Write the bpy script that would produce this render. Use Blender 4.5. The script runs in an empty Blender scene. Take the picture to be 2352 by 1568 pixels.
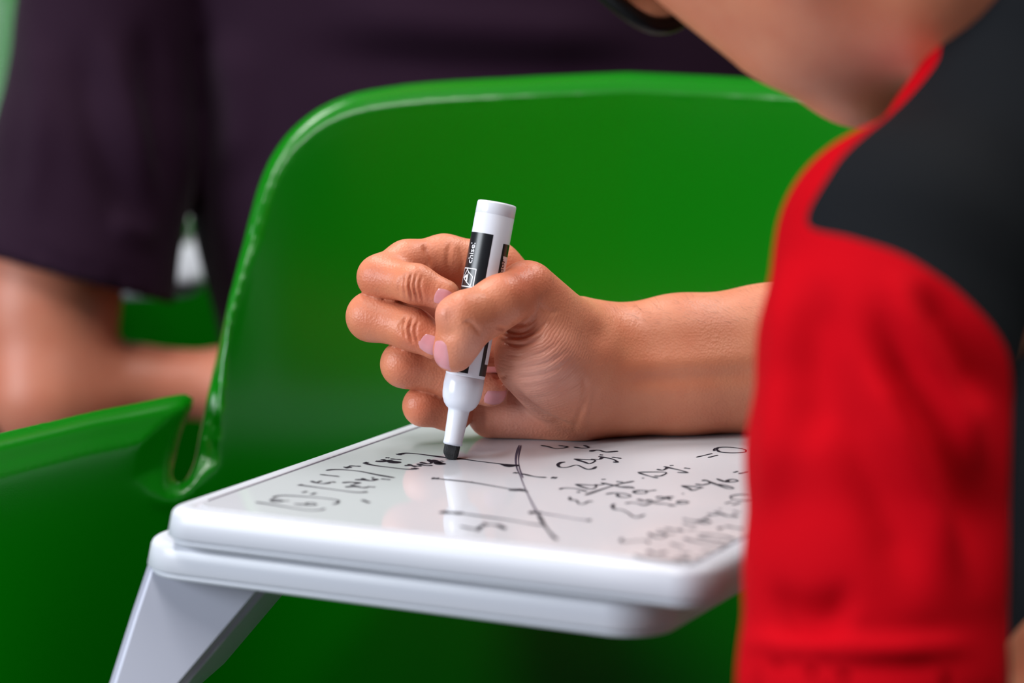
import bpy, bmesh, math, random
import numpy as np
from mathutils import Vector, Matrix

# ------------------------------------------------------------------ camera
SC = bpy.context.scene
COL = SC.collection
PITCH = math.radians(9.1)
FPX = 2352 * 100.0 / 36.0            # focal length in pixels of the 2352 x 1568 frame
ZB = 0.740                           # height of the whiteboard's writing surface
CAM = np.array([0.0, 0.0, ZB + 0.2437])
AX = np.array([0.0, math.cos(PITCH), -math.sin(PITCH)])
UP = np.array([0.0, math.sin(PITCH), math.cos(PITCH)])
RT = np.array([1.0, 0.0, 0.0])
D0 = 1.2305                          # camera depth of the marker tip

cam_d = bpy.data.cameras.new('camera'); cam = bpy.data.objects.new('camera', cam_d)
COL.objects.link(cam); SC.camera = cam
cam_d.lens = 100; cam_d.sensor_width = 36; cam_d.clip_start = 0.02; cam_d.clip_end = 60
cam.location = CAM; cam.rotation_euler = (math.pi / 2 - PITCH, 0, 0)
cam_d.dof.use_dof = True; cam_d.dof.focus_distance = D0 + 0.004; cam_d.dof.aperture_fstop = 4.5

# ------------------------------------------------------------------ light
W = bpy.data.worlds.new('world'); SC.world = W; W.use_nodes = True
W.node_tree.nodes['Background'].inputs[0].default_value = (0.86, 0.90, 1.0, 1)
W.node_tree.nodes['Background'].inputs[1].default_value = 0.06

def area(name, loc, target, sx, sy, power, col):
    l = bpy.data.lights.new(name, 'AREA'); l.shape = 'RECTANGLE'; l.size = sx; l.size_y = sy
    l.energy = power; l.color = col
    o = bpy.data.objects.new(name, l); COL.objects.link(o); o.location = loc
    o.rotation_euler = (Vector(target) - Vector(loc)).to_track_quat('-Z', 'Y').to_euler()
    return o
# daylight from the room's left side (the photograph is lit from there), at the line of that wall
area('window_left_offscreen', (-2.95, -0.15, 1.75), (0.0, -0.15, 1.75), 2.0, 1.5, 175, (0.87, 0.93, 1.0))
# the classroom's ceiling fixtures, all alike (their streaks show on the marker and the chair rims)
for where, lx, ly in (('front_left', -0.6, 0.3), ('front_right', 0.8, 0.3), ('back_left', -0.6, 2.1), ('back_right', 0.8, 2.1)):
    area('ceiling_lamp_%s_offscreen' % where, (lx, ly, 2.75), (lx, ly, 0), 0.30, 1.3, 38, (1.0, 0.98, 0.95))

VS = SC.view_settings
VS.view_transform = 'Standard'; VS.look = 'None'; VS.gamma = 1.0; VS.use_curve_mapping = False
VS.exposure = -0.28

# ------------------------------------------------------------------ helpers: pixels, meshes, materials
def ray(px, py):
    return AX + RT * ((px - 1176) / FPX) + UP * (-(py - 784) / FPX)
def P(px, py, d=0.0):
    """point seen at a pixel, d metres behind the marker tip along the optical axis"""
    return CAM + ray(px, py) * (D0 + d)
def R(rpx, d=0.0):
    return rpx * (D0 + d) / FPX
def onplane(px, py, z):
    r = ray(px, py); return CAM + r * ((z - CAM[2]) / r[2])
def topx(V):
    q = np.asarray(V, float) - CAM
    dep = q @ AX
    return np.stack([1176 + FPX * (q @ RT) / dep, 784 - FPX * (q @ UP) / dep], -1)
def nrm(v):
    v = np.asarray(v, float); return v / np.linalg.norm(v)

def mesh_obj(name, verts, faces, mat=None, parent=None, smooth=True, matrix=None):
    me = bpy.data.meshes.new(name)
    me.from_pydata([tuple(map(float, v)) for v in verts], [], [tuple(map(int, f)) for f in faces])
    me.validate(); me.update()
    if smooth:
        me.polygons.foreach_set('use_smooth', [True] * len(me.polygons))
    o = bpy.data.objects.new(name, me); COL.objects.link(o)
    if mat: me.materials.append(mat)
    if parent is not None: child(o, parent)
    return o
def child(o, parent):
    """parent while keeping the world position"""
    m = Matrix(); q = parent; mats = []
    while q is not None:
        L = Matrix.LocRotScale(q.location, q.rotation_euler, None)
        mats.append(q.matrix_parent_inverse @ L if q.parent else L); q = q.parent
    for x in reversed(mats): m = m @ x
    o.parent = parent; o.matrix_parent_inverse = m.inverted(); return o
def empty(name, loc=(0, 0, 0), rz=0.0):
    o = bpy.data.objects.new(name, None); COL.objects.link(o)
    o.location = loc; o.rotation_euler = (0, 0, rz); o.empty_display_size = 0.05
    return o
def tag(o, label, cat, group=None):
    o['label'] = label; o['category'] = cat
    if group: o['group'] = group
    return o
def bm_obj(name, bm, mat, parent=None, smooth=True):
    me = bpy.data.meshes.new(name); bm.to_mesh(me); bm.free()
    me.polygons.foreach_set('use_smooth', [smooth] * len(me.polygons))
    o = bpy.data.objects.new(name, me); COL.objects.link(o); me.materials.append(mat)
    if parent is not None: child(o, parent)
    return o

def lin(c):
    c = np.array(c, float) / 255.0
    return tuple(np.where(c <= 0.04045, c / 12.92, ((c + 0.055) / 1.055) ** 2.4)) + (1.0,)
def material(name, rgb, rough=0.5, spec=0.5, noise=0.0, nscale=200.0, bump=0.0, bscale=800.0, coat=0.0, sheen=0.0, sss=0.0):
    m = bpy.data.materials.new(name); m.use_nodes = True
    nt = m.node_tree; b = nt.nodes['Principled BSDF']
    b.inputs['Base Color'].default_value = rgb if len(rgb) == 4 else lin(rgb)
    b.inputs['Roughness'].default_value = rough
    b.inputs['Specular IOR Level'].default_value = spec
    if coat: b.inputs['Coat Weight'].default_value = coat; b.inputs['Coat Roughness'].default_value = 0.03
    if sheen: b.inputs['Sheen Weight'].default_value = sheen; b.inputs['Sheen Roughness'].default_value = 0.4
    if sss:
        b.inputs['Subsurface Weight'].default_value = sss; b.inputs['Subsurface Scale'].default_value = 0.004
    tc = nt.nodes.new('ShaderNodeTexCoord')
    if noise:
        n = nt.nodes.new('ShaderNodeTexNoise'); n.inputs['Scale'].default_value = nscale; n.inputs['Detail'].default_value = 4
        nt.links.new(tc.outputs['Object'], n.inputs['Vector'])
        hs = nt.nodes.new('ShaderNodeMix'); hs.data_type = 'RGBA'; hs.blend_type = 'MULTIPLY'
        hs.inputs[0].default_value = noise
        hs.inputs[6].default_value = b.inputs['Base Color'].default_value
        nt.links.new(n.outputs['Fac'], hs.inputs[7]); nt.links.new(hs.outputs[2], b.inputs['Base Color'])
    if bump:
        n = nt.nodes.new('ShaderNodeTexNoise'); n.inputs['Scale'].default_value = bscale; n.inputs['Detail'].default_value = 3
        nt.links.new(tc.outputs['Object'], n.inputs['Vector'])
        bp = nt.nodes.new('ShaderNodeBump'); bp.inputs['Strength'].default_value = bump; bp.inputs['Distance'].default_value = 0.001
        nt.links.new(n.outputs['Fac'], bp.inputs['Height']); nt.links.new(bp.outputs['Normal'], b.inputs['Normal'])
    return m

def skin_material(name, base, red, pale):
    m = material(name, base, rough=0.45, spec=0.4, sss=0.12)
    nt = m.node_tree; b = nt.nodes['Principled BSDF']
    b.inputs['Subsurface Radius'].default_value = (1.0, 0.35, 0.18)
    at = nt.nodes.new('ShaderNodeAttribute'); at.attribute_name = 'tint'
    sep = nt.nodes.new('ShaderNodeSeparateColor'); nt.links.new(at.outputs['Color'], sep.inputs[0])
    def mix(fac, c1, c2):
        x = nt.nodes.new('ShaderNodeMix'); x.data_type = 'RGBA'
        nt.links.new(fac, x.inputs[0])
        if isinstance(c1, tuple): x.inputs[6].default_value = c1
        else: nt.links.new(c1, x.inputs[6])
        x.inputs[7].default_value = c2
        return x.outputs[2]
    c = mix(sep.outputs[0], lin(base), lin(red)); c = mix(sep.outputs[1], c, lin(pale))
    tc = nt.nodes.new('ShaderNodeTexCoord')
    n1 = nt.nodes.new('ShaderNodeTexNoise'); n1.inputs['Scale'].default_value = 70; n1.inputs['Detail'].default_value = 5
    nt.links.new(tc.outputs['Object'], n1.inputs['Vector'])
    mr = nt.nodes.new('ShaderNodeMapRange'); mr.inputs[1].default_value = 0.3; mr.inputs[2].default_value = 0.75
    mr.inputs[3].default_value = 0.0; mr.inputs[4].default_value = 0.35
    nt.links.new(n1.outputs['Fac'], mr.inputs[0])
    c = mix(mr.outputs[0], c, lin(red))
    nt.links.new(c, b.inputs['Base Color'])
    v = nt.nodes.new('ShaderNodeTexVoronoi'); v.inputs['Scale'].default_value = 900
    nt.links.new(tc.outputs['Object'], v.inputs['Vector'])
    n2 = nt.nodes.new('ShaderNodeTexNoise'); n2.inputs['Scale'].default_value = 350; n2.inputs['Detail'].default_value = 4
    nt.links.new(tc.outputs['Object'], n2.inputs['Vector'])
    ad = nt.nodes.new('ShaderNodeMath'); ad.operation = 'ADD'
    nt.links.new(v.outputs['Distance'], ad.inputs[0]); nt.links.new(n2.outputs['Fac'], ad.inputs[1])
    bp = nt.nodes.new('ShaderNodeBump'); bp.inputs['Strength'].default_value = 0.22; bp.inputs['Distance'].default_value = 0.0006
    nt.links.new(ad.outputs[0], bp.inputs['Height']); nt.links.new(bp.outputs['Normal'], b.inputs['Normal'])
    return m

def ring_wrinkles(m, centre):
    """fine folds of skin running round the thumb's fold, where the 'tint' blue channel says so"""
    nt = m.node_tree; b = nt.nodes['Principled BSDF']; bump = [n for n in nt.nodes if n.type == 'BUMP'][0]
    old = bump.inputs['Height'].links[0].from_socket
    tc = nt.nodes.new('ShaderNodeTexCoord'); nz = nt.nodes.new('ShaderNodeTexNoise'); nz.inputs['Scale'].default_value = 60; nz.inputs['Detail'].default_value = 3
    nt.links.new(tc.outputs['Object'], nz.inputs['Vector'])
    ds = nt.nodes.new('ShaderNodeVectorMath'); ds.operation = 'DISTANCE'; ds.inputs[1].default_value = centre
    nt.links.new(tc.outputs['Object'], ds.inputs[0])
    def mth(op, a, b_):
        x = nt.nodes.new('ShaderNodeMath'); x.operation = op
        for i, v in enumerate((a, b_)):
            if v is None: continue
            if isinstance(v, (int, float)): x.inputs[i].default_value = v
            else: nt.links.new(v, x.inputs[i])
        return x.outputs[0]
    ph = mth('ADD', mth('MULTIPLY', ds.outputs['Value'], 2200.0), mth('MULTIPLY', nz.outputs['Fac'], 14.0))
    wv = mth('POWER', mth('ABSOLUTE', mth('SINE', ph, None), None), 0.45)
    at = [n for n in nt.nodes if n.type == 'ATTRIBUTE'][0]; sp = nt.nodes.new('ShaderNodeSeparateColor'); nt.links.new(at.outputs['Color'], sp.inputs[0])
    hgt = mth('ADD', old, mth('MULTIPLY', mth('MULTIPLY', wv, sp.outputs[2]), 2.6))
    nt.links.new(hgt, bump.inputs['Height'])
M = {}
M['green'] = material('green_plastic', (0.0004, 0.14, 0.0004, 1), rough=0.25, spec=0.38, bump=0.05, bscale=1500)
M['white'] = material('white_plastic', (0.58, 0.60, 0.665, 1), rough=0.32, spec=0.5)
M['surface'] = material('whiteboard_enamel', (0.53, 0.54, 0.585, 1), rough=0.06, spec=0.5)
M['ink'] = material('marker_ink', (0.012, 0.009, 0.016, 1), rough=0.7, spec=0.08)
M['ink2'] = material('faint_marker_ink', (0.07, 0.055, 0.085, 1), rough=0.7, spec=0.1)
M['groove_dark'] = material('dark_groove_strip', (0.11, 0.09, 0.13, 1), rough=0.7, noise=0.7, nscale=600)
M['grey'] = material('grey_plastic', (0.50, 0.52, 0.62, 1), rough=0.45, spec=0.4)
M['dark'] = material('dark_plastic', (0.03, 0.03, 0.032, 1), rough=0.5)
M['metal'] = material('grey_metal', (0.35, 0.36, 0.38, 1), rough=0.35)
M['skin'] = skin_material('warm_skin', (208, 133, 100), (188, 90, 62), (224, 172, 158))
M['skin2'] = skin_material('brown_skin', (186, 116, 92), (176, 90, 66), (200, 140, 125))
ring_wrinkles(M['skin'], tuple(P(1165, 668, -0.010)))
M['nail'] = material('nail_plate', (208, 142, 148), rough=0.25, spec=0.5, sss=0.1)
M['red'] = material('red_jersey', (0.42, 0.0003, 0.005, 1), rough=0.8, spec=0.05, sheen=0.0, bump=0.35, bscale=1600)
M['black'] = material('black_jersey', (0.0045, 0.0055, 0.0075, 1), rough=0.85, spec=0.12, sheen=0.0, bump=0.35, bscale=1600)
M['purple'] = material('purple_jersey', (0.014, 0.003, 0.0125, 1), rough=0.8, spec=0.12, sheen=0.05, bump=0.35, bscale=1600)
M['denim'] = material('dark_trousers', (0.02, 0.022, 0.03, 1), rough=0.9, bump=0.3, bscale=900)
M['shoe'] = material('shoe_leather', (0.02, 0.02, 0.02, 1), rough=0.5)
M['hair'] = material('black_hair', (0.008, 0.007, 0.006, 1), rough=0.45, bump=0.6, bscale=400)
M['pen'] = material('marker_white_plastic', (0.70, 0.725, 0.81, 1), rough=0.22, spec=0.5)
M['penlabel'] = material('marker_black_label', (0.010, 0.011, 0.014, 1), rough=0.3, spec=0.5)
M['nib'] = material('marker_felt_nib', (0.014, 0.015, 0.017, 1), rough=0.75, bump=0.5, bscale=3000)
M['print'] = material('white_print', (0.80, 0.82, 0.88, 1), rough=0.3)
M['frame'] = material('black_acetate', (0.003, 0.003, 0.0035, 1), rough=0.35, spec=0.2)
M['floor'] = material('grey_carpet', (0.16, 0.16, 0.17, 1), rough=0.95, noise=0.6, nscale=120, bump=0.5, bscale=500)
M['wall'] = material('white_paint', (0.70, 0.70, 0.70, 1), rough=0.8, bump=0.1, bscale=300)
gl = bpy.data.materials.new('lens_glass'); gl.use_nodes = True
gb = gl.node_tree.nodes['Principled BSDF']; gb.inputs['Transmission Weight'].default_value = 1.0
gb.inputs['Roughness'].default_value = 0.0; gb.inputs['IOR'].default_value = 1.45
gb.inputs['Base Color'].default_value = (0.95, 1.0, 0.96, 1); M['glass'] = gl

# ------------------------------------------------------------------ helpers: implicit surfaces
def seg(a, b, ra, rb, flat=None, f=1.0):
    """tapered capsule; flat = unit axis along which its section is scaled by f"""
    a = np.asarray(a, float); b = np.asarray(b, float); ba = b - a; l2 = max(ba @ ba, 1e-12)
    n = None if flat is None else nrm(flat)
    def fn(p):
        pa = p - a
        h = np.clip(pa @ ba / l2, 0, 1)
        q = pa - h[:, None] * ba
        if n is not None:
            q = q + ((q @ n) * (1 / f - 1))[:, None] * n
        d = np.sqrt((q * q).sum(1)) - (ra + (rb - ra) * h)
        return d * min(1.0, f) if n is not None else d
    return fn
def ell(c, axes, rad):
    c = np.asarray(c, float); A = np.array([nrm(x) for x in axes]); rad = np.asarray(rad, float)
    def fn(p):
        q = (p - c) @ A.T / rad
        k0 = np.sqrt((q * q).sum(1)); k1 = np.sqrt(((q / rad) ** 2).sum(1))
        return k0 * (k0 - 1) / np.maximum(k1, 1e-9)
    return fn
def smin(a, b, k):
    h = np.maximum(k - np.abs(a - b), 0) / k
    return np.minimum(a, b) - h * h * k * 0.25
def blend(fns, k):
    def fn(p):
        d = fns[0](p)
        for g in fns[1:]: d = smin(d, g(p), k)
        return d
    return fn
def chain(pts, k=0.004, flat=None, f=1.0):
    return blend([seg(pts[i][0], pts[i + 1][0], pts[i][1], pts[i + 1][1], flat, f) for i in range(len(pts) - 1)], k)
def union(*fns):
    def fn(p):
        d = fns[0](p)
        for g in fns[1:]: d = np.minimum(d, g(p))
        return d
    return fn

def surface(fn, lo, hi, h, sub=0, iters=2):
    """polygonise fn = 0 inside a box (surface nets on active blocks), optionally subdivide and re-project"""
    lo = np.asarray(lo, float); hi = np.asarray(hi, float); B = 8
    nb = np.ceil((hi - lo) / h / B).astype(int); n = nb * B + 1
    cx = [(np.arange(m) + 0.5) * B * h + o for m, o in zip(nb, lo)]
    C = np.stack(np.meshgrid(*cx, indexing='ij'), -1).reshape(-1, 3)
    dc = fn(C)
    F = np.repeat(np.repeat(np.repeat(dc.reshape(nb), B, 0), B, 1), B, 2)
    F = np.pad(F, ((0, 1),) * 3, mode='edge')
    act = np.argwhere((np.abs(dc) < B * h * 1.35).reshape(nb))
    off = np.stack(np.meshgrid(*[np.arange(B + 1)] * 3, indexing='ij'), -1).reshape(-1, 3)
    for s in range(0, len(act), 300):
        idx = (act[s:s + 300, None, :] * B + off[None]).reshape(-1, 3)
        F[idx[:, 0], idx[:, 1], idx[:, 2]] = fn(lo + idx * h)
    S = F < 0
    cells = [slice(0, -1), slice(1, None)]
    cnt = sum(S[cells[i], cells[j], cells[k]].astype(np.int8) for i in (0, 1) for j in (0, 1) for k in (0, 1))
    A = (cnt > 0) & (cnt < 8)
    ids = -np.ones(A.shape, np.int64); ac = np.argwhere(A); ids[A] = np.arange(len(ac))
    acc = np.zeros((len(ac), 3)); num = np.zeros(len(ac))
    cor = [(i, j, k) for i in (0, 1) for j in (0, 1) for k in (0, 1)]
    for u in cor:
        for ax in range(3):
            if u[ax]: continue
            v = list(u); v[ax] = 1
            f0 = F[ac[:, 0] + u[0], ac[:, 1] + u[1], ac[:, 2] + u[2]]; f1 = F[ac[:, 0] + v[0], ac[:, 1] + v[1], ac[:, 2] + v[2]]
            m = (f0 < 0) != (f1 < 0)
            t = np.where(m, f0 / np.where(m, f0 - f1, 1), 0)
            pos = np.tile(np.array(u, float), (len(ac), 1)); pos[:, ax] += t
            acc += pos * m[:, None]; num += m
    V = lo + (ac + acc / np.maximum(num, 1)[:, None]) * h
    Q = []
    for ax in range(3):
        b, c = (ax + 1) % 3, (ax + 2) % 3
        s0 = [slice(None)] * 3; s1 = [slice(None)] * 3; s0[ax] = slice(0, -1); s1[ax] = slice(1, None)
        E = np.argwhere(S[tuple(s0)] != S[tuple(s1)])
        E = E[(E[:, b] > 0) & (E[:, c] > 0) & (E[:, b] < A.shape[b]) & (E[:, c] < A.shape[c])]
        def cell(db, dc_):
            e = E.copy(); e[:, b] -= db; e[:, c] -= dc_
            return ids[e[:, 0], e[:, 1], e[:, 2]]
        q = np.stack([cell(1, 1), cell(0, 1), cell(0, 0), cell(1, 0)], 1)
        ins = S[E[:, 0], E[:, 1], E[:, 2]]
        q[~ins] = q[~ins][:, ::-1]
        Q.append(q[(q >= 0).all(1)])
    Q = np.concatenate(Q)
    for _ in range(sub):
        V, Q = subdivide(V, Q); V = project(fn, V, h, iters)
    if not sub: V = project(fn, V, h, iters)
    return V, Q
def subdivide(V, Q):
    n = len(V)
    E = np.sort(np.concatenate([Q[:, [i, (i + 1) % 4]] for i in range(4)]), 1)
    U, inv = np.unique(E, axis=0, return_inverse=True); inv = inv.reshape(4, -1).T + n
    F = np.arange(len(Q)) + n + len(U)
    V2 = np.concatenate([V, V[U].mean(1), V[Q].mean(1)])
    Q2 = np.concatenate([np.stack([Q[:, i], inv[:, i], F, inv[:, i - 1]], 1) for i in range(4)])
    return V2, Q2
def project(fn, V, h, iters):
    e = 0.25 * h
    for it in range(iters):
        d = fn(V)
        G = np.stack([fn(V + np.eye(3)[i] * e) - d for i in range(3)], 1) / e
        g2 = np.maximum((G * G).sum(1), 0.15)
        V = V - np.clip(d / g2, -h, h)[:, None] * G
    return V
def normals(V, Q):
    fn = np.cross(V[Q[:, 2]] - V[Q[:, 0]], V[Q[:, 3]] - V[Q[:, 1]])
    N = np.zeros_like(V)
    for i in range(4): np.add.at(N, Q[:, i], fn)
    return N / np.maximum(np.linalg.norm(N, axis=1), 1e-12)[:, None]
def relax(V, Q, it, w=0.5):
    E = np.unique(np.sort(np.concatenate([Q[:, [i, (i + 1) % 4]] for i in range(4)]), 1), axis=0)
    for _ in range(it):
        S = np.zeros_like(V); c = np.zeros(len(V))
        np.add.at(S, E[:, 0], V[E[:, 1]]); np.add.at(S, E[:, 1], V[E[:, 0]])
        np.add.at(c, E[:, 0], 1); np.add.at(c, E[:, 1], 1)
        V = V + w * (S / np.maximum(c, 1)[:, None] - V)
    return V
def poly_dist(X, pts):
    """distance of 2-D points to an open polyline"""
    d = np.full(len(X), 1e9)
    for a, b in zip(pts[:-1], pts[1:]):
        ba = b - a; h = np.clip((X - a) @ ba / max(ba @ ba, 1e-9), 0, 1)
        d = np.minimum(d, np.linalg.norm(X - a - h[:, None] * ba, axis=1))
    return d
def poly_sdf(X, pts):
    """signed distance to a closed polygon, negative inside"""
    pts = np.asarray(pts, float); d = poly_dist(X, np.concatenate([pts, pts[:1]]))
    ins = np.zeros(len(X), bool)
    for a, b in zip(pts, np.roll(pts, -1, 0)):
        c = (a[1] > X[:, 1]) != (b[1] > X[:, 1])
        ins ^= c & (X[:, 0] < (b[0] - a[0]) * (X[:, 1] - a[1]) / (b[1] - a[1] + 1e-12) + a[0])
    return np.where(ins, -d, d)
def smooth_line(pts, n=6):
    """Catmull-Rom through the points"""
    p = np.asarray(pts, float); q = np.concatenate([[2 * p[0] - p[1]], p, [2 * p[-1] - p[-2]]]); out = []
    for i in range(1, len(q) - 2):
        for t in np.arange(n) / n:
            a, b, c, d = q[i - 1], q[i], q[i + 1], q[i + 2]
            out.append(0.5 * (2 * b + (c - a) * t + (2 * a - 5 * b + 4 * c - d) * t * t + (3 * b - a - 3 * c + d) * t ** 3))
    out.append(p[-1]); return np.array(out)
def carve(V, N, lines, facing=0.05):
    """press creases (depth > 0) or raise ridges (depth < 0) along lines given where the photograph shows them"""
    X = topx(V); dep = (V - CAM) @ AX
    view = -(V - CAM) / np.linalg.norm(V - CAM, axis=1)[:, None]
    face = np.clip(((N * view).sum(1) - facing) / 0.25, 0, 1)
    out = V.copy()
    for pts, w, depth, *lim in lines:
        L = smooth_line(pts); lo = L.min(0) - 4 * w; hi = L.max(0) + 4 * w
        m = ((X > lo) & (X < hi)).all(1) & (face > 0)
        if lim: m &= (dep > D0 + lim[0]) & (dep < D0 + lim[1])
        i = np.nonzero(m)[0]
        if not len(i): continue
        d = poly_dist(X[i], L)
        # fade towards both ends of the line
        ch = L[-1] - L[0]; j = np.clip((X[i] - L[0]) @ ch / (ch @ ch), 0, 1)
        fade = np.clip(np.minimum(j, 1 - j) / 0.3, 0, 1); fade = fade * fade * (3 - 2 * fade)
        out[i] -= N[i] * (depth * np.exp(-(d / w) ** 2) * fade * face[i])[:, None]
    return out
def set_tint(o, tint):
    a = o.data.attributes.new('tint', 'FLOAT_COLOR', 'POINT')
    a.data.foreach_set('color', np.concatenate([tint, np.ones((len(tint), 1))], 1).astype(np.float32).ravel()) if tint.shape[1] == 3 else None
def tint_blobs(V, blobs):
    X = topx(V); T = np.zeros((len(V), 3))
    for x, y, r, ch, s in blobs:
        w = np.exp(-((X - (x, y)) ** 2).sum(1) / r ** 2)
        T[:, ch] = np.clip(T[:, ch] + s * w, 0, 1)
    return T
def split_by(V, Q, s):
    """cut a quad mesh along s = 0; returns the part with s < 0 and the rest"""
    T = np.concatenate([Q[:, [0, 1, 2]], Q[:, [0, 2, 3]]]); parts = []
    for sign in (1, -1):
        ss = s * sign; ins = ss[T] < 0; c = ins.sum(1)
        tris = [tuple(t) for t in T[c == 3]]; VV = [tuple(v) for v in V]; cache = {}
        def cut(a, b):
            k = (min(a, b), max(a, b))
            if k not in cache:
                t = ss[a] / (ss[a] - ss[b]); VV.append(tuple(V[a] + (V[b] - V[a]) * t)); cache[k] = len(VV) - 1
            return cache[k]
        for t in T[(c == 1) | (c == 2)]:
            poly = []
            for i in range(3):
                a, b = t[i], t[(i + 1) % 3]
                if ss[a] < 0: poly.append(a)
                if (ss[a] < 0) != (ss[b] < 0): poly.append(cut(a, b))
            tris += [(poly[0], poly[i], poly[i + 1]) for i in range(1, len(poly) - 1)]
        F = np.array(tris); used, inv = np.unique(F, return_inverse=True)
        parts.append((np.array(VV)[used], inv.reshape(F.shape)))
    return parts

def rounded_slab(w, l, rc, prof):
    """rounded rectangle [0,w] x [0,l] swept through (inset, z) profile rings; returns verts, faces"""
    rings = []
    for ins, z in prof:
        r = max(rc - ins, 0.0008); pts = []
        for cx, cy, a0 in ((w - rc, l - rc, 0), (rc, l - rc, 90), (rc, rc, 180), (w - rc, rc, 270)):
            for t in np.linspace(0, 90, 9):
                a = math.radians(a0 + t); pts.append((cx + r * math.cos(a), cy + r * math.sin(a), z))
        rings.append(pts)
    n = len(rings[0]); V = [p for r in rings for p in r]; F = []
    for k in range(len(rings) - 1):
        for i in range(n):
            j = (i + 1) % n; F.append((k * n + i, k * n + j, (k + 1) * n + j, (k + 1) * n + i))
    F.append(tuple(range((len(rings) - 1) * n, len(rings) * n))); F.append(tuple(range(n - 1, -1, -1)))
    return np.array(V), F
def arc_prof(ins0, z0, ins1, z1, n, kind):
    out = []
    for t in np.linspace(0, math.pi / 2, n):
        s, c = (math.sin(t), 1 - math.cos(t))
        a, b = (c, s) if kind == 'up' else (s, c)
        out.append((ins0 + (ins1 - ins0) * a, z0 + (z1 - z0) * b))
    return out
def frame_xy(V, c0, u, v, z):
    V = np.asarray(V); return np.stack([c0[0] + V[:, 0] * u[0] + V[:, 1] * v[0], c0[1] + V[:, 0] * u[1] + V[:, 1] * v[1], z + V[:, 2]], 1)
def tube_bm(bm, pts, rad, seg_n=12, cap=True):
    pts = [Vector(p) for p in pts]; rings = []
    for i, p in enumerate(pts):
        t = (pts[min(i + 1, len(pts) - 1)] - pts[max(i - 1, 0)]).normalized()
        a = t.orthogonal().normalized() if i == 0 else (rings_n - t * rings_n.dot(t)).normalized()
        rings_n = a; b = t.cross(a)
        r = rad[i] if hasattr(rad, '__len__') else rad
        rings.append([bm.verts.new(p + (a * math.cos(k * 2 * math.pi / seg_n) + b * math.sin(k * 2 * math.pi / seg_n)) * r) for k in range(seg_n)])
    for r0, r1 in zip(rings[:-1], rings[1:]):
        for k in range(seg_n): bm.faces.new((r0[k], r0[(k + 1) % seg_n], r1[(k + 1) % seg_n], r1[k]))
    if cap:
        bm.faces.new(rings[0][::-1]); bm.faces.new(rings[-1])
def lathe(prof, n=64):
    V = [(r * math.cos(2 * math.pi * k / n), r * math.sin(2 * math.pi * k / n), z) for r, z in prof for k in range(n)]; F = []
    for i in range(len(prof) - 1):
        for k in range(n):
            j = (k + 1) % n; F.append((i * n + k, i * n + j, (i + 1) * n + j, (i + 1) * n + k))
    F.append(tuple(range(n - 1, -1, -1))); F.append(tuple((len(prof) - 1) * n + k for k in range(n)))
    return np.array(V), F

# ------------------------------------------------------------------ the room
def slab(name, lo, hi, mat):
    bm = bmesh.new(); bmesh.ops.create_cube(bm, size=1)
    for v in bm.verts: v.co = [lo[i] + (v.co[i] + 0.5) * (hi[i] - lo[i]) for i in range(3)]
    o = bm_obj(name, bm, mat, smooth=False); o['kind'] = 'structure'; return o
slab('floor', (-3, -1.2, -0.06), (3, 5.2, 0), M['floor'])
slab('wall_back', (-3, 5.2, -0.06), (3, 5.3, 2.8), M['wall'])
slab('wall_right', (3, -1.2, -0.06), (3.1, 5.3, 2.8), M['wall'])

# ------------------------------------------------------------------ chairs
CH = np.array([0.060, 1.20, 0.0])        # floor point under the empty chair's seat
XC = CH[0]
def chair_depth(x, z):
    """camera-side surface of the shell: reclined back, side edges and arms wrapping forward"""
    s = np.abs(x - XC)
    t = 0.5 * (s - 0.19 + np.sqrt((s - 0.19) ** 2 + 0.0016)) - 0.0021
    y = 1.425 - 1.1 * s ** 2 - 1.3 * t + 0.16 * (z - 0.62)
    low = np.maximum(0.555 - z, 0)
    return y - 9.0 * low ** 2
def on_shell(px, py):
    t = 1.3
    for _ in range(40):
        q = CAM + ray(px, py) * t
        t += 0.6 * (chair_depth(q[0], q[2]) - q[1])
    return CAM + ray(px, py) * t
edge_px = [(1500, 170), (1200, 181), (1000, 192), (890, 204), (800, 222), (725, 255), (665, 302), (620, 360), (590, 425), (568, 500),
           (548, 580), (525, 675), (502, 770), (478, 870), (460, 950), (446, 1020), (434, 1080), (420, 1112), (402, 1122), (388, 1112),
           (390, 1082), (400, 1035), (416, 985), (430, 955), (432, 936), (420, 926), (385, 928), (300, 946), (200, 965), (100, 989), (0, 1013), (-150, 1048), (-330, 1090)]
left = [on_shell(*p) for p in edge_px]
half = [(p[0] - XC, p[2]) for p in left]
xl = half[-1][0]
half += [(xl - 0.012, half[-1][1] - 0.03), (xl - 0.012, 0.52), (xl + 0.02, 0.45), (-0.20, 0.43), (-0.1, 0.425)]
half = [(min(x, -0.0), z) for x, z in half]
outl = smooth_line(half, 4)
outl = np.concatenate([outl, (outl * (-1, 1))[::-1]])
gx = np.arange(-0.46, 0.4601, 0.002); gz = np.arange(0.36, 0.9, 0.002)
GX, GZ = np.meshgrid(gx, gz, indexing='ij')
TAB = poly_sdf(np.stack([GX.ravel(), GZ.ravel()], 1), outl).reshape(GX.shape)
ARM_S = [abs(left[i][0] - XC) for i in (25, 28, 30, 32)]; ARM_Z = [left[i][2] for i in (25, 28, 30, 32)]
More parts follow.
